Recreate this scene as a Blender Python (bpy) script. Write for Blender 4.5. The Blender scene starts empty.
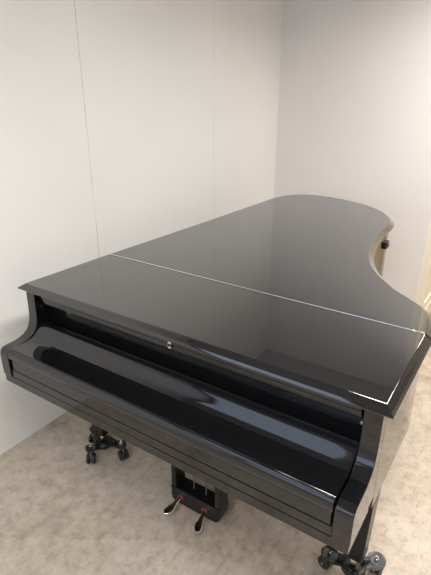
import bpy, bmesh, math, random
from mathutils import Vector, Matrix
random.seed(7)
SC = bpy.context.scene
C = SC.collection
PI = math.pi

# ------------------------------------------------------------------ camera
cam_d = bpy.data.cameras.new('camera')
cam = bpy.data.objects.new('camera', cam_d)
C.objects.link(cam)
cam.location = (0.9673, -1.1336, 1.7992)
cam.rotation_euler = (PI / 2 - 0.3987, 0, 0.5897)
cam_d.sensor_fit = 'VERTICAL'
cam_d.sensor_height = 36.0
cam_d.lens = 36.0 * 483.0 / 575.0
cam_d.clip_start = 0.02
SC.camera = cam

# ------------------------------------------------------------------ world, exposure
w = bpy.data.worlds.new('world')
SC.world = w
w.use_nodes = True
bg = w.node_tree.nodes['Background']
bg.inputs[0].default_value = (0.75, 0.82, 1.0, 1)
bg.inputs[1].default_value = 0.15
SC.view_settings.view_transform = 'Standard'
SC.view_settings.look = 'None'
SC.view_settings.gamma = 1.0
SC.view_settings.exposure = 0.05
SC.view_settings.use_curve_mapping = False

CEIL = 2.85
WARM = (1.0, 0.965, 0.93)
COOL = (0.52, 0.72, 1.0)


def area(name, loc, rot, sx, sy, power, col, spread=180):
    d = bpy.data.lights.new(name, 'AREA')
    d.shape = 'RECTANGLE'
    d.size, d.size_y = sx, sy
    d.energy = power
    d.color = col
    d.spread = math.radians(spread)
    o = bpy.data.objects.new(name, d)
    C.objects.link(o)
    o.location = loc
    o.rotation_euler = rot
    return o


FIX = [(1.15, 1.0, 48, WARM, 180), (0.95, 2.3, 31, WARM, 150), (0.95, -1.0, 42, WARM, 165), (0.80, -2.5, 36, WARM, 180)]
for fx, fy, fp, fc, fs in FIX:
    area('ceiling_lamp_light', (fx, fy, CEIL - 0.075), (0, 0, 0), 0.26, 1.16, fp, fc, fs)
# daylight through the window in the wall behind the camera
# large cool panel added at the front left for the fallboard's bluish reflection
area('added_panel_light', (-0.40, -1.75, CEIL - 0.075), (0, 0, 0), 1.16, 1.96, 11, (0.48, 0.68, 1.0), 180)
area('window_daylight', (0.75, -3.66, 2.05), (PI / 2, 0, 0), 3.4, 1.4, 28, COOL)
# lamp of the passage behind the back wall
area('passage_lamp_light', (1.3, 4.2, CEIL - 0.075), (0, 0, 0), 0.26, 0.9, 38, (1.0, 0.86, 0.64))


# ------------------------------------------------------------------ helpers
def mat(name, col, rough=0.5, metal=0.0, **kw):
    m = bpy.data.materials.new(name)
    m.use_nodes = True
    p = m.node_tree.nodes['Principled BSDF']
    p.inputs['Base Color'].default_value = (*col, 1)
    p.inputs['Roughness'].default_value = rough
    p.inputs['Metallic'].default_value = metal
    for k, v in kw.items():
        p.inputs[k.replace('_', ' ')].default_value = v
    return m


def nn(m, t, **kw):
    n = m.node_tree.nodes.new(t)
    for k, v in kw.items():
        setattr(n, k, v)
    return n


def lk(m, a, b):
    m.node_tree.links.new(a, b)


def ramp(m, fac, stops):
    r = nn(m, 'ShaderNodeValToRGB')
    e = r.color_ramp.elements
    while len(e) < len(stops):
        e.new(0.5)
    for k, (p, c) in enumerate(stops):
        e[k].position = p
        e[k].color = c if len(c) == 4 else (*c, 1)
    lk(m, fac, r.inputs[0])
    return r


def noise(m, vec, scale, detail=4, rough=0.55):
    n = nn(m, 'ShaderNodeTexNoise')
    n.inputs['Scale'].default_value = scale
    n.inputs['Detail'].default_value = detail
    n.inputs['Roughness'].default_value = rough
    if vec is not None:
        lk(m, vec, n.inputs['Vector'])
    return n


def mixc(m, fac, a, b, mode='MIX'):
    x = nn(m, 'ShaderNodeMix', data_type='RGBA', blend_type=mode)
    for s, v in ((x.inputs[0], fac), (x.inputs[6], a), (x.inputs[7], b)):
        if isinstance(v, (int, float)):
            s.default_value = v
        elif isinstance(v, tuple):
            s.default_value = (*v, 1) if len(v) == 3 else v
        else:
            lk(m, v, s)
    return x.outputs[2]


def math_(m, op, a, b=None, c=None):
    x = nn(m, 'ShaderNodeMath', operation=op)
    for k, v in enumerate((a, b, c)):
        if v is None:
            continue
        if isinstance(v, (int, float)):
            x.inputs[k].default_value = v
        else:
            lk(m, v, x.inputs[k])
    return x.outputs[0]


# ------------------------------------------------------------------ materials
# --- wall paint; seams (m = list of coordinate, half-width, strength) on object axis 'ax'
def wall_mat(name, col, seams=(), ax=1):
    m = mat(name, col, 0.6)
    p = m.node_tree.nodes['Principled BSDF']
    tc = nn(m, 'ShaderNodeTexCoord')
    n1 = noise(m, tc.outputs['Object'], 1.6, 5)
    r1 = ramp(m, n1.outputs[0], [(0.3, tuple(v * 0.955 for v in col)), (0.7, col)])
    out = r1.outputs[0]
    # sparse small scuffs
    n2 = noise(m, tc.outputs['Object'], 9.0, 6, 0.7)
    r2 = ramp(m, n2.outputs[0], [(0.66, (0, 0, 0)), (0.78, (1, 1, 1))])
    f2 = math_(m, 'MULTIPLY', r2.outputs[0], 0.16)
    out = mixc(m, f2, out, (0.45, 0.42, 0.38))
    if seams:
        sp = nn(m, 'ShaderNodeSeparateXYZ')
        lk(m, tc.outputs['Object'], sp.inputs[0])
        nb = noise(m, tc.outputs['Object'], 7.0, 5, 0.75)
        for pos, hw, st in seams:
            d = math_(m, 'ABSOLUTE', math_(m, 'SUBTRACT', sp.outputs[ax], pos))
            line = math_(m, 'LESS_THAN', d, hw)
            br = ramp(m, nb.outputs[0], [(0.40, (0.35, 0.35, 0.35)), (0.52, (1, 1, 1))])
            f = math_(m, 'MULTIPLY', math_(m, 'MULTIPLY', line, br.outputs[0]), st)
            out = mixc(m, f, out, (0.16, 0.14, 0.12))
    lk(m, out, p.inputs['Base Color'])
    b = nn(m, 'ShaderNodeBump')
    b.inputs['Strength'].default_value = 0.06
    b.inputs['Distance'].default_value = 0.01
    n3 = noise(m, tc.outputs['Object'], 60, 3)
    lk(m, n3.outputs[0], b.inputs['Height'])
    lk(m, b.outputs[0], p.inputs['Normal'])
    return m


M_WALL = wall_mat('white_wall_paint', (0.78, 0.772, 0.74), [(0.712, 0.0017, 0.62), (1.913, 0.0025, 0.28)], 1)
M_BACK = wall_mat('back_wall_paint', (0.76, 0.72, 0.685))
M_PASS = wall_mat('passage_wall_paint', (0.82, 0.76, 0.62))
M_DIM = mat('grey_wall_paint', (0.55, 0.56, 0.58), 0.7)
M_CEIL = mat('ceiling_paint', (0.30, 0.29, 0.29), 0.8)
M_TRIM = mat('cream_trim', (0.80, 0.74, 0.62), 0.5)


def floor_mat():
    m = mat('worn_vinyl_floor', (0.4, 0.33, 0.25), 0.45)
    p = m.node_tree.nodes['Principled BSDF']
    tc = nn(m, 'ShaderNodeTexCoord')
    mp = nn(m, 'ShaderNodeMapping')
    lk(m, tc.outputs['Object'], mp.inputs[0])
    v = mp.outputs[0]
    n1 = noise(m, v, 2.6, 10, 0.7)
    base = ramp(m, n1.outputs[0], [(0.34, (0.33, 0.265, 0.20)), (0.46, (0.44, 0.37, 0.285)), (0.56, (0.48, 0.405, 0.325)), (0.68, (0.54, 0.465, 0.36))])
    out = base.outputs[0]
    n2 = noise(m, v, 17.0, 9, 0.72)
    r2 = ramp(m, n2.outputs[0], [(0.36, (0.76, 0.735, 0.715)), (0.48, (0.97, 0.97, 0.97)), (0.64, (1.14, 1.14, 1.15))])
    out = mixc(m, 1.0, out, r2.outputs[0], 'MULTIPLY')
    # stretched scuff streaks, two directions
    for rz, sc, seed in ((0.5, (60, 9, 1), 0.0), (-0.9, (48, 8, 1), 7.3), (1.3, (70, 12, 1), 3.1)):
        mq = nn(m, 'ShaderNodeMapping')
        mq.inputs['Rotation'].default_value = (0, 0, rz)
        mq.inputs['Location'].default_value = (seed, seed * 0.7, 0)
        mq.inputs['Scale'].default_value = sc
        lk(m, tc.outputs['Object'], mq.inputs[0])
        n3 = noise(m, mq.outputs[0], 1.0, 6, 0.72)
        r3 = ramp(m, n3.outputs[0], [(0.60, (0, 0, 0)), (0.66, (1, 1, 1))])
        out = mixc(m, math_(m, 'MULTIPLY', r3.outputs[0], 0.55), out, (0.24, 0.18, 0.135))
    # small reddish dabs
    n4 = noise(m, v, 14.0, 3, 0.5)
    r4 = ramp(m, n4.outputs[0], [(0.69, (0, 0, 0)), (0.75, (1, 1, 1))])
    out = mixc(m, math_(m, 'MULTIPLY', r4.outputs[0], 0.45), out, (0.42, 0.20, 0.14))
    # sheet seams, 0.9 m apart
    sp = nn(m, 'ShaderNodeSeparateXYZ')
    lk(m, tc.outputs['Object'], sp.inputs[0])
    fr = math_(m, 'FRACT', math_(m, 'DIVIDE', math_(m, 'ADD', sp.outputs[0], 9.37), 0.9))
    ln = math_(m, 'LESS_THAN', fr, 0.004)
    out = mixc(m, math_(m, 'MULTIPLY', ln, 0.35), out, (0.2, 0.15, 0.11))
    lk(m, out, p.inputs['Base Color'])
    rr = ramp(m, n2.outputs[0], [(0.3, (0.38, 0.38, 0.38)), (0.7, (0.6, 0.6, 0.6))])
    lk(m, rr.outputs[0], p.inputs['Roughness'])
    b = nn(m, 'ShaderNodeBump')
    b.inputs['Strength'].default_value = 0.08
    b.inputs['Distance'].default_value = 0.01
    lk(m, n2.outputs[0], b.inputs['Height'])
    lk(m, b.outputs[0], p.inputs['Normal'])
    return m


M_FLOOR = floor_mat()


def lacquer(name, rough, ior, sheen):
    m = mat(name, (0.006, 0.006, 0.0065), rough, 0.0, IOR=ior)
    p = m.node_tree.nodes['Principled BSDF']
    p.inputs['Sheen Weight'].default_value = sheen  # sheen weight, palest at grazing view
    p.inputs['Sheen Roughness'].default_value = 0.35
    p.inputs['Sheen Tint'].default_value = (0.9, 0.9, 0.88, 1)
    tc = nn(m, 'ShaderNodeTexCoord')
    n = noise(m, tc.outputs['Object'], 5.0, 6, 0.7)
    r = ramp(m, n.outputs[0], [(0.3, (rough * 0.7,) * 3), (0.75, (rough * 1.5,) * 3)])
    lk(m, r.outputs[0], p.inputs['Roughness'])
    return m


M_LID = lacquer('black_lid_lacquer', 0.022, 1.86, 0.42)
M_LAC = lacquer('black_case_lacquer', 0.03, 1.62, 0.0)
M_SAT = mat('black_painted_wood', (0.010, 0.010, 0.011), 0.45)
M_LYR = mat('black_lyre_paint', (0.007, 0.007, 0.0075), 0.3, 0.0, IOR=1.35)
M_VOID = mat('keyhole_black', (0.004, 0.004, 0.005), 0.9)
M_STEEL = mat('bright_steel', (0.78, 0.77, 0.74), 0.18, 1.0)
M_BRASS = mat('brass', (0.42, 0.31, 0.17), 0.3, 1.0)
M_PEDAL = mat('polished_pedal_metal', (0.80, 0.76, 0.68), 0.12, 1.0)
M_RED = mat('red_felt', (0.20, 0.025, 0.02), 0.9)
M_BLK = mat('black_powder_coat', (0.010, 0.010, 0.011), 0.38)
M_GPL = mat('dark_grey_steel_plate', (0.10, 0.10, 0.105), 0.25)
M_RUB = mat('black_rubber', (0.015, 0.015, 0.016), 0.55)
M_OAK = mat('orange_brown_wood', (0.42, 0.20, 0.07), 0.5)
M_WHITE = mat('white_enamel', (0.8, 0.8, 0.78), 0.4)
M_GLOW = mat('lamp_diffuser', (0.9, 0.9, 0.9), 0.5, 0.0, Emission_Strength=3.0)
M_GLOW.node_tree.nodes['Principled BSDF'].inputs['Emission Color'].default_value = (*WARM, 1)


# ------------------------------------------------------------------ mesh helpers
def obj(name, bm, m, parent=None, smooth=None, bevel=0.0, seg=2):
    me = bpy.data.meshes.new(name)
    bmesh.ops.recalc_face_normals(bm, faces=bm.faces)
    bm.to_mesh(me)
    bm.free()
    me.materials.append(m)
    o = bpy.data.objects.new(name, me)
    C.objects.link(o)
    if parent is not None:
        o.parent = parent
    if smooth is not None:
        for p in me.polygons:
            p.use_smooth = True
        me.set_sharp_from_angle(angle=math.radians(smooth))
        for p in me.polygons:
            if len(p.vertices) > 4:      # large caps stay flat
                p.use_smooth = False
    if bevel:
        b = o.modifiers.new('bevel', 'BEVEL')
        b.width = bevel
        b.segments = seg
        b.limit_method = 'ANGLE'
        b.angle_limit = math.radians(40)
        b.harden_normals = False
    return o


def box(bm, x0, x1, y0, y1, z0, z1, M=None):
    vs = [bm.verts.new((x, y, z)) for x in (x0, x1) for y in (y0, y1) for z in (z0, z1)]
    if M is not None:
        for v in vs:
            v.co = M @ v.co
    for f in ((0, 1, 3, 2), (4, 6, 7, 5), (0, 4, 5, 1), (2, 3, 7, 6), (0, 2, 6, 4), (1, 5, 7, 3)):
        bm.faces.new([vs[i] for i in f])
    return bm


def loft(bm, rings, closed=True, cap=True):
    R = [[bm.verts.new(p) for p in r] for r in rings]
    n = len(R[0])
    for a, b in zip(R, R[1:]):
        for i in range(n if closed else n - 1):
            j = (i + 1) % n
            bm.faces.new((a[i], a[j], b[j], b[i]))
    if cap:
        bm.faces.new(R[0])
        bm.faces.new(R[-1])
    return R


def prism_x(bm, prof, x0, x1):
    loft(bm, [[(x0, y, z) for y, z in prof], [(x1, y, z) for y, z in prof]])
    return bm


def tube(bm, p, q, r0, r1=None, n=16, cap=True):
    p, q = Vector(p), Vector(q)
    r1 = r0 if r1 is None else r1
    d = (q - p).normalized()
    a = d.orthogonal().normalized()
    b = d.cross(a)
    rings = []
    for c, r in ((p, r0), (q, r1)):
        rings.append([c + (a * math.cos(2 * PI * k / n) + b * math.sin(2 * PI * k / n)) * r for k in range(n)])
    loft(bm, rings, True, cap)
    return bm


def lathe(bm, prof, c=(0, 0, 0), n=24):
    loft(bm, [[(c[0] + r * math.cos(2 * PI * k / n), c[1] + r * math.sin(2 * PI * k / n), c[2] + z) for k in range(n)] for r, z in prof])
    return bm


def catmull(pts, sub):
    P = [Vector((*p, 0)) for p in pts]
    out = []
    for i in range(len(P) - 1):
        p0 = P[max(i - 1, 0)]
        p1, p2 = P[i], P[i + 1]
        p3 = P[min(i + 2, len(P) - 1)]
        for k in range(sub):
            t = k / sub
            q = 0.5 * ((2 * p1) + (p2 - p0) * t + (2 * p0 - 5 * p1 + 4 * p2 - p3) * t * t + (3 * p1 - p0 - 3 * p2 + p3) * t ** 3)
            out.append((q.x, q.y))
    out.append(pts[-1])
    return out


def empty(name, loc, label, cat, group=None):
    o = bpy.data.objects.new(name, None)
    C.objects.link(o)
    o.location = loc
    o.empty_display_size = 0.1
    o['label'] = label
    o['category'] = cat
    if group:
        o['group'] = group
    return o


def struct(name, bm, m, **kw):
    o = obj(name, bm, m, **kw)
    o['kind'] = 'structure'
    return o


def bx(*a):
    return box(bmesh.new(), *a)


# ------------------------------------------------------------------ the room
XW, YB, XC = -1.085, 2.92, 0.305
XR, YF, YE = 3.6, -3.7, 5.6
struct('floor', bx(XW, XR, YF, YE, -0.1, 0.0), M_FLOOR)
struct('ceiling', bx(XW, XR, YF, YE, CEIL, CEIL + 0.1), M_CEIL)
struct('wall_left', bx(XW - 0.12, XW, YF, YB, 0, CEIL), M_WALL)
struct('wall_back', bx(XW - 0.12, XC, YB, YB + 0.14, 0, CEIL), M_BACK)
XP = 0.365
struct('trim_1', bx(XC, XP, YB + 0.004, YB + 0.14, 0, CEIL), M_PASS)
struct('wall_passage', bx(XC - 0.12, XP, YB + 0.14, YE, 0, CEIL), M_PASS)
struct('wall_far', bx(XC - 0.12, XR, YE, YE + 0.1, 0, CEIL), M_PASS)
struct('wall_right', bx(XR, XR + 0.1, YF, YE, 0, CEIL), M_BACK)
struct('wall_front', bx(XW - 0.12, XR, YF - 0.1, YF, 0, CEIL), M_DIM)
bm = bx(XP, XP + 0.014, YB + 0.004, YE, 0, 0.10)
box(bm, XP, XP + 0.020, YB + 0.004, YE, 0.0, 0.022)
struct('baseboard_passage', bm, M_TRIM, bevel=0.003)

# window behind the camera that the daylight comes from
fw = bmesh.new()
X0, X1, Z0, Z1 = -0.96, 2.46, 1.34, 2.76
for a in ((X0 - .06, X0, Z0 - .06, Z1 + .06), (X1, X1 + .06, Z0 - .06, Z1 + .06), (X0, X1, Z0 - .06, Z0), (X0, X1, Z1, Z1 + .06)):
    box(fw, a[0], a[1], YF, YF + 0.04, a[2], a[3])
struct('window_1', fw, M_TRIM)

# ------------------------------------------------------------------ the grand piano
PN = empty('grand_piano', (0, 0.9, 0), 'polished black grand piano with closed lid, standing on wheeled dollies', 'piano')
ROOT = PN


def part(name, bm, m, parent=None, **kw):
    """meshes are built in world coordinates; the piano root sits at (0, 0.9, 0)"""
    o = obj(name, bm, m, parent or ROOT, **kw)
    if parent is None or parent is ROOT:
        o.matrix_parent_inverse = Matrix.Translation(-ROOT.location)
    return o


LT = 1.02         # lid top
HY = 0.467        # hinge line
XL, XRH = -0.757, 0.753

# lid outline, from the hinge at the bass side round the tail to the hinge at the treble side
LID = [(-0.735, HY), (-0.693, 1.178), (-0.664, 1.80), (-0.654, 2.02), (-0.628, 2.175), (-0.553, 2.277), (-0.464, 2.321),
       (-0.363, 2.334), (-0.253, 2.318), (-0.057, 2.25), (0.105, 2.125), (0.195, 2.00), (0.245, 1.88), (0.262, 1.77),
       (0.264, 1.66), (0.270, 1.55), (0.280, 1.45), (0.295, 1.35), (0.329, 1.195), (0.378, 1.057), (0.428, 0.965), (0.483, 0.888),
       (0.562, 0.796), (0.637, 0.732), (0.692, 0.680), (0.719, 0.638), (0.734, 0.593), (0.745, 0.531), (XRH, HY)]
BACK = catmull(LID, 6)


def normals(path, e0, e1):
    """outward normals of an open path run clockwise seen from above... outward = left of travel for this order"""
    P = [Vector((*p, 0)) for p in path]
    N = []
    for i in range(len(P)):
        t = (P[min(i + 1, len(P) - 1)] - P[max(i - 1, 0)]).normalized()
        N.append(Vector((-t.y, t.x, 0)))
    N[0], N[-1] = Vector(e0).to_3d(), Vector(e1).to_3d()
    return N


NB = normals(BACK, (-1, 0), (1, 0))
# smooth the blend at both ends
for k in range(1, 4):
    NB[-1 - k] = NB[-1 - k].lerp(NB[-1], 1 - k / 4).normalized()


def off(path, nrm, d, z):
    return [(p[0] + n.x * d, p[1] + n.y * d, z) for p, n in zip(path, nrm)]


EDGE = [(0.0, 0.0), (0.0018, -0.0004), (0.004, -0.0022), (0.016, -0.0105), (0.0265, -0.0172), (0.0286, -0.0195), (0.0286, -0.0220), (0.0270, -0.0238), (0.020, -0.0250)]
bm = bmesh.new()
loft(bm, [off(BACK, NB, d, LT + dz) for d, dz in EDGE])
part('lid', bm, M_LID, smooth=28)

FL = [(-0.736, HY - 0.0085), (-0.7435, 0.31), (-0.750, 0.15), (XL, 0.0), (0.755, 0.0), (0.7545, 0.15), (0.7538, 0.31), (XRH, HY - 0.0085)]
NF = [Vector((-1, 0, 0))] * 3 + [Vector((-1, -1, 0)), Vector((1, -1, 0))] + [Vector((1, 0, 0))] * 3
bm = bmesh.new()
loft(bm, [off(FL, NF, d, LT + dz) for d, dz in EDGE])
part('lid_front_flap', bm, M_LID, smooth=28)

# the long hinge between them
bm = bmesh.new()
tube(bm, (-0.734, HY - 0.002, LT + 0.0005), (0.751, HY - 0.002, LT + 0.0002), 0.0027, n=12)
for hx in (0.714, 0.744):
    tube(bm, (hx - 0.004, HY - 0.002, LT + 0.0005), (hx + 0.004, HY - 0.002, LT + 0.0005), 0.0048, n=12)
hg = part('lid_hinge', bm, M_STEEL, smooth=40)
hg['label'] = 'bright steel hinge line across the lid'

# bent rim: the outer wall of the case
RIMZ0, RIMZ1 = 0.615, 0.9945
rim_out = [(-0.755, 0.03), (-0.7515, 0.15)] + [(p[0] + n.x * 0.0036, p[1] + n.y * 0.0036) for p, n in zip(BACK, NB)] + [(0.7556, 0.3), (0.7556, 0.03)]
NR = normals(rim_out, (-1, 0), (1, 0))
rim_in = [(p[0] - n.x * 0.052, p[1] - n.y * 0.052) for p, n in zip(rim_out, NR)]
bm = bmesh.new()
loft(bm, [[(x, y, z) for x, y in pl] for pl, z in ((rim_out, RIMZ0 + 0.004), (rim_out, RIMZ1), (rim_in, RIMZ1), (rim_in, RIMZ0 + 0.004))], closed=False, cap=False)
bm.verts.ensure_lookup_table()
n = len(rim_out)
for i in range(n - 1):     # close the underside
    bm.faces.new((bm.verts[3 * n + i], bm.verts[3 * n + i + 1], bm.verts[i + 1], bm.verts[i]))
bm.faces.new([bm.verts[k * n] for k in range(4)])
bm.faces.new([bm.verts[k * n + n - 1] for k in range(4)])
part('rim', bm, M_LAC, smooth=35)

# soundboard closing the case underneath
bm = bmesh.new()
inn = [(p[0] - n.x * 0.030, p[1] - n.y * 0.030) for p, n in zip(rim_out, NR)]
loft(bm, [[(x, y, 0.70) for x, y in inn], [(x, y, 0.715) for x, y in inn]])
part('soundboard', bm, M_SAT)

# the two arms with the S-shaped cheek profile
ARM = [(0.03, 0.665), (0.03, 0.9945), (-0.012, 0.9945), (-0.0135, 0.93), (-0.015, 0.885), (-0.019, 0.857), (-0.027, 0.833), (-0.040, 0.814),
       (-0.058, 0.802), (-0.080, 0.795), (-0.105, 0.791), (-0.130, 0.790), (-0.150, 0.789), (-0.163, 0.786), (-0.172, 0.779), (-0.177, 0.768),
       (-0.178, 0.752), (-0.178, 0.70), (-0.177, 0.665)]
for s in (-1, 1):
    bm = bmesh.new()
    a, b = sorted((s * 0.7035, s * 0.7555))
    prism_x(bm, ARM, a, b)
    part('arm', bm, M_LAC, smooth=32, bevel=0.0022)

# key bed with the front rail under the whole keyboard
bm = bx(-0.7525, 0.7525, -0.1735, 0.0, 0.630, 0.6650)
part('key_bed_rail', bm, M_LAC, bevel=0.0012)
bm = bx(-0.702, 0.702, -0.130, 0.42, 0.634, 0.70)
part('key_bed', bm, M_SAT)
bm = bx(-0.7015, 0.7015, -0.1715, -0.14, 0.6653, 0.6990)
part('key_bed_moulding', bm, M_LAC, bevel=0.0016)
bm = bx(-0.694, 0.694, -0.169, -0.14, 0.6993, 0.748)
part('key_slip', bm, M_LAC, bevel=0.0016)

# closed fallboard: convex ridge behind, shallow slope, then a separate rounded lip in front
FB = [(0.035, 0.752), (0.035, 0.836), (0.024, 0.843), (0.008, 0.845), (-0.005, 0.841), (-0.018, 0.830), (-0.031, 0.8165), (-0.045, 0.8055), (-0.060, 0.7985),
      (-0.082, 0.7945), (-0.105, 0.7935), (-0.130, 0.7945), (-0.152, 0.7965), (-0.1615, 0.797), (-0.1625, 0.795), (-0.1625, 0.752)]
bm = bmesh.new()
prism_x(bm, FB, -0.6985, 0.6985)
part('fallboard', bm, M_LAC, smooth=32, bevel=0.0012)
LIP = [(-0.1640, 0.752), (-0.1640, 0.7955), (-0.1650, 0.7970), (-0.1690, 0.7955), (-0.1740, 0.7905), (-0.1775, 0.782), (-0.1785, 0.770), (-0.1770, 0.758), (-0.1735, 0.752)]
bm = bmesh.new()
prism_x(bm, LIP, -0.6985, 0.6985)
part('fallboard_lip', bm, M_LAC, smooth=40, bevel=0.0012)

# recess under the lid: stretcher rail with its stepped moulding, and the fascia behind
bm = bmesh.new()
prism_x(bm, [(0.075, 0.9945), (-0.004, 0.9945), (-0.004, 0.969), (0.001, 0.966), (0.001, 0.952), (0.010, 0.948), (0.010, 0.940), (0.075, 0.940)], -0.668, 0.694)
part('stretcher_rail', bm, M_LAC, bevel=0.0015)
bm = bx(-0.7025, 0.7025, 0.058, 0.074, 0.70, 0.9395)
part('fascia', bm, M_LAC)
lockp = bmesh.new()
tube(lockp, (0.020, -0.0012, 0.9595), (0.020, 0.0008, 0.9595), 0.0075, n=20)
tube(lockp, (0.020, -0.0012, 0.9715), (0.020, 0.0008, 0.9715), 0.0075, n=20)
box(lockp, 0.0125, 0.0275, -0.0012, 0.0008, 0.9595, 0.9715)
lo = part('lock_plate', lockp, M_STEEL, smooth=30)
lo['label'] = 'small silver lock plate'
lo.location.y -= 0.0045
bm = bmesh.new()
tube(bm, (0.020, -0.0022, 0.968), (0.020, -0.0011, 0.968), 0.0028, n=12)
box(bm, 0.0188, 0.0212, -0.0022, -0.0011, 0.960, 0.968)
obj('keyhole', bm, M_VOID, lo)  # black shape stands in for the shade inside the hole
for s in (-1, 1):        # pegs on the inner cheeks
    bm = bmesh.new()
    tube(bm, (s * 0.7036, 0.012, 0.922), (s * 0.692, 0.012, 0.922), 0.0055, 0.0065, n=16)
    part('cheek_peg', bm, M_GPL if s > 0 else M_SAT, smooth=40, bevel=0.001)

# latch on the curved side of the tail
bm = bmesh.new()
box(bm, 0.225, 0.283, 1.735, 1.795, 0.880, 0.925)
latch = part('lid_latch', bm, M_BLK, bevel=0.006)
bm = bmesh.new()
tube(bm, (0.282, 1.775, 0.905), (0.288, 1.775, 0.905), 0.011, 0.009, n=14)
obj('latch_knob', bm, M_GPL, latch, smooth=40)


# legs: square, tapered, with a ferrule and a caster
def leg(cx, cy, top):
    bm = bmesh.new()
    prof = [(0.050, top), (0.050, top - 0.05), (0.0475, top - 0.055), (0.037, 0.16), (0.037, 0.135)]
    loft(bm, [[(cx + sx * r, cy + sy * r, z) for sx, sy in ((-1, -1), (1, -1), (1, 1), (-1, 1))] for r, z in prof])
    L = part('leg', bm, M_LYR, bevel=0.003)
    bm = bmesh.new()
    lathe(bm, [(0.024, 0.1355), (0.025, 0.128), (0.020, 0.115), (0.016, 0.108)], (cx, cy, 0))
    obj('ferrule', bm, M_BRASS, L, smooth=40)
    bm = bmesh.new()
    tube(bm, (cx - 0.011, cy, 0.0945), (cx + 0.011, cy, 0.0945), 0.020, n=24)
    obj('caster_wheel', bm, M_BRASS, L, smooth=40, bevel=0.003)
    return L


LEGS = [(-0.648, 0.228), (0.682, 0.262), (-0.16, 1.92)]
for k, (lx, ly) in enumerate(LEGS):
    leg(lx, ly, 0.634 if k < 2 else 0.700)

# pedal lyre: two posts, rounded box, trapwork rods, two pedals
LYX0, LYX1, LYY0, LYY1 = -0.118, 0.140, 0.130, 0.205
bm = bmesh.new()
sh = []
R = 0.030
for cx, a0 in ((LYX1 - R, -PI / 2), (LYX0 + R, PI)):
    for k in range(7):
        a = a0 + (PI / 2) * k / 6
        sh.append((cx + R * math.cos(a), 0.058 + R + R * math.sin(a)))
o1 = sh[:7] + [(LYX1, 0.142), (LYX0, 0.142)] + sh[7:]
loft(bm, [[(x, y, z) for x, z in o1] for y in (LYY0, LYY1)])
lyre = part('lyre_box', bm, M_LYR, smooth=35, bevel=0.003)
for a, b in ((LYX0, LYX0 + 0.026), (LYX1 - 0.026, LYX1)):
    bm = bx(a, b, LYY0 + 0.004, LYY1 - 0.002, 0.1415, 0.6345)
    part('lyre_post', bm, M_LYR, bevel=0.003)
for rx in (-0.020, 0.045):
    bm = bmesh.new()
    tube(bm, (rx, 0.172, 0.1415), (rx, 0.172, 0.6345), 0.0035, n=10)
    tube(bm, (rx, 0.172, 0.215), (rx, 0.172, 0.243), 0.007, n=12)
    part('trap_rod', bm, M_GPL, smooth=40)
for px, dx in ((-0.064, -0.022), (0.064, 0.018)):
    # felt bushing in the slot
    bm = bx(px - 0.014, px + 0.014, LYY0 - 0.003, LYY0 + 0.01, 0.090, 0.110)
    part('pedal_bushing', bm, M_RED, bevel=0.002)
    bm = bmesh.new()
    st = [(0.006, 0.0085, 0.099, 0.0055), (-0.010, 0.0085, 0.098, 0.0055), (-0.028, 0.0100, 0.092, 0.0055), (-0.046, 0.0150, 0.083, 0.0055),
          (-0.062, 0.0195, 0.077, 0.0060), (-0.076, 0.0205, 0.074, 0.0060), (-0.086, 0.0165, 0.073, 0.0055), (-0.092, 0.008, 0.073, 0.0045)]
    rings = []
    for yy, hw, zc, hh in st:
        t = max(0.0, -yy / 0.09)
        rings.append([(px + dx * t + hw * math.cos(2 * PI * k / 16), LYY0 + yy, zc + hh * math.sin(2 * PI * k / 16)) for k in range(16)])
    loft(bm, rings)
    part('pedal', bm, M_PEDAL, smooth=50)


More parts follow.
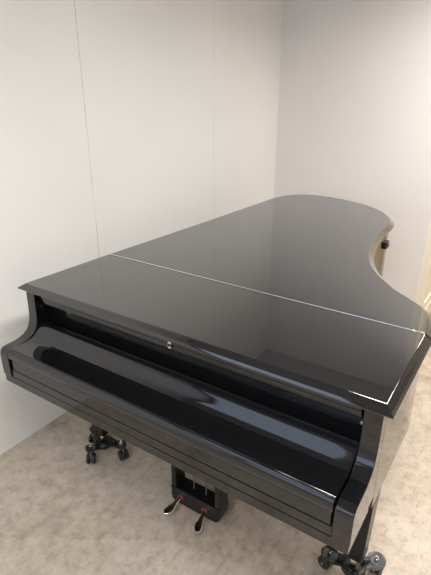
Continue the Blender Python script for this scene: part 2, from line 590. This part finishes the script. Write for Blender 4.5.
# ------------------------------------------------------------------ the dollies under the legs
def dolly(loc, angs, label, plate, pr):
    t = empty('piano_dolly', (loc[0], loc[1], 0), label, 'dolly', 'wheeled dollies under the piano legs')
    bm = bmesh.new()
    lathe(bm, [(0.046, 0.050), (0.048, 0.053), (0.048, 0.068), (0.045, 0.072), (0.034, 0.072), (0.032, 0.0745), (0.0305, 0.0735)], n=28)
    obj('hub', bm, M_BLK, t, smooth=35)
    for ai, (a, rr) in enumerate(angs):
        d = Vector((math.cos(a), math.sin(a), 0))
        s = Vector((-d.y, d.x, 0))
        RM = Matrix.Rotation(a, 4, 'Z')
        # arm: rising flat bar that widens to a round-ended plate
        out = [(0.036, -0.020), (rr - 0.034, -0.021), (rr - 0.4 * pr, -pr)]
        out += [(rr + pr * math.cos(q), pr * math.sin(q)) for q in [(-PI / 2 + PI * k / 10) for k in range(1, 10)]]
        out += [(rr - 0.4 * pr, pr), (rr - 0.034, 0.021), (0.036, 0.020)]
        bm = bmesh.new()
        z_at = lambda x: 0.070 + 0.018 * min(1, max(0, (x - 0.055) / 0.03))
        loft(bm, [[RM @ Vector((x, y, z_at(x) + dz)) for x, y in out] for dz in (-0.014, 0.0)])
        ar = obj('arm', bm, plate if ai == 0 else M_BLK, t, bevel=0.002)
        # raised side web of the arm
        bm = bmesh.new()
        box(bm, 0.035, rr - 0.03, -0.009, 0.009, 0.074, 0.098, RM)
        obj('rib', bm, M_BLK, ar, bevel=0.004)
        c = d * rr
        bm = bmesh.new()
        tube(bm, (c.x, c.y, 0.0875), (c.x, c.y, 0.094), 0.0090, n=6)
        tube(bm, (c.x, c.y, 0.094), (c.x, c.y, 0.103), 0.0055, 0.0048, n=12)
        obj('bolt', bm, M_STEEL, ar, smooth=30)
        # twin-wheel swivel caster
        ca = a + (0.7, -0.5, 2.1)[ai]
        e = Vector((math.cos(ca), math.sin(ca), 0))
        ax = Vector((-e.y, e.x, 0))
        bm = bmesh.new()
        tube(bm, (c.x, c.y, 0.060), (c.x, c.y, 0.0795), 0.020, 0.024, n=20)
        wc = c + e * 0.016 + Vector((0, 0, 0.0275))
        CM = Matrix.Translation(wc) @ Matrix.Rotation(ca, 4, 'Z')
        box(bm, -0.028, 0.010, -0.0050, 0.0050, -0.010, 0.034, CM)
        fk = obj('caster_fork', bm, M_GPL, t, bevel=0.002)
        for sd in (-1, 1):
            bm = bmesh.new()
            tube(bm, wc + ax * sd * 0.0060, wc + ax * sd * 0.0215, 0.0270, n=28)
            obj('wheel', bm, M_RUB, fk, smooth=40, bevel=0.004)
        bm = bmesh.new()
        tube(bm, wc - ax * 0.0245, wc + ax * 0.0245, 0.0050, n=10)
        obj('axle', bm, M_STEEL, fk, smooth=40)
    return t


dolly(LEGS[0], [(math.radians(q), r) for q, r in ((-95, 0.086), (10, 0.106), (163, 0.106))],
      'black three-wheeled dolly under the left front leg, nearest the white wall', M_BLK, 0.028)
dolly(LEGS[1], [(math.radians(q), r) for q, r in ((40, 0.092), (190, 0.092), (292, 0.092))],
      'black three-wheeled dolly under the right front leg, with grey plate', M_GPL, 0.036)
dolly(LEGS[2], [(math.radians(q), 0.095) for q in (90, 210, 330)],
      'black three-wheeled dolly under the rear leg at the tail of the piano', M_BLK, 0.028)

# ------------------------------------------------------------------ wooden board on the floor by the back wall
bl = empty('wooden_board', (0.58, 2.83, 0), 'orange-brown wooden board on the floor at the right edge, behind the hinge end', 'board')
bm = bx(-0.175, 0.20, -0.11, 0.08, 0.0, 0.03)
obj('plank', bm, M_OAK, bl, bevel=0.003)
bm = bx(0.06, 0.10, -0.085, 0.085, 0.0302, 0.048)
obj('batten', bm, M_OAK, bl, bevel=0.002)

# ------------------------------------------------------------------ ceiling lamps (above the frame)
names = ['white ceiling lamp above the right side of the piano', 'white ceiling lamp nearest the back wall',
         'white ceiling lamp in front of the keyboard', 'white ceiling lamp nearest the front window',
         'white ceiling lamp in the passage behind the back wall']
for k, (fx, fy, ln) in enumerate([(f[0], f[1], 1.2) for f in FIX] + [(1.3, 4.2, 0.94)]):
    t = empty('ceiling_lamp', (fx, fy, CEIL), names[k], 'ceiling lamp', 'ceiling lamps')
    bm = bx(-0.15, 0.15, -ln / 2, ln / 2, -0.066, 0.0)
    obj('lamp_housing', bm, M_WHITE, t, bevel=0.003)
    bm = bx(-0.13, 0.13, -ln / 2 + 0.02, ln / 2 - 0.02, -0.072, -0.0665)
    obj('diffuser', bm, M_GLOW, t)
t = empty('ceiling_lamp', (-0.40, -1.75, CEIL), 'large added ceiling light panel, unseen, in front of the piano on the left', 'ceiling lamp', 'ceiling lamps')  # unseen panel, added for the cool band reflected in the fallboard
bm = bx(-0.62, 0.62, -1.02, 1.02, -0.066, 0.0)
obj('lamp_housing', bm, M_WHITE, t, bevel=0.003)
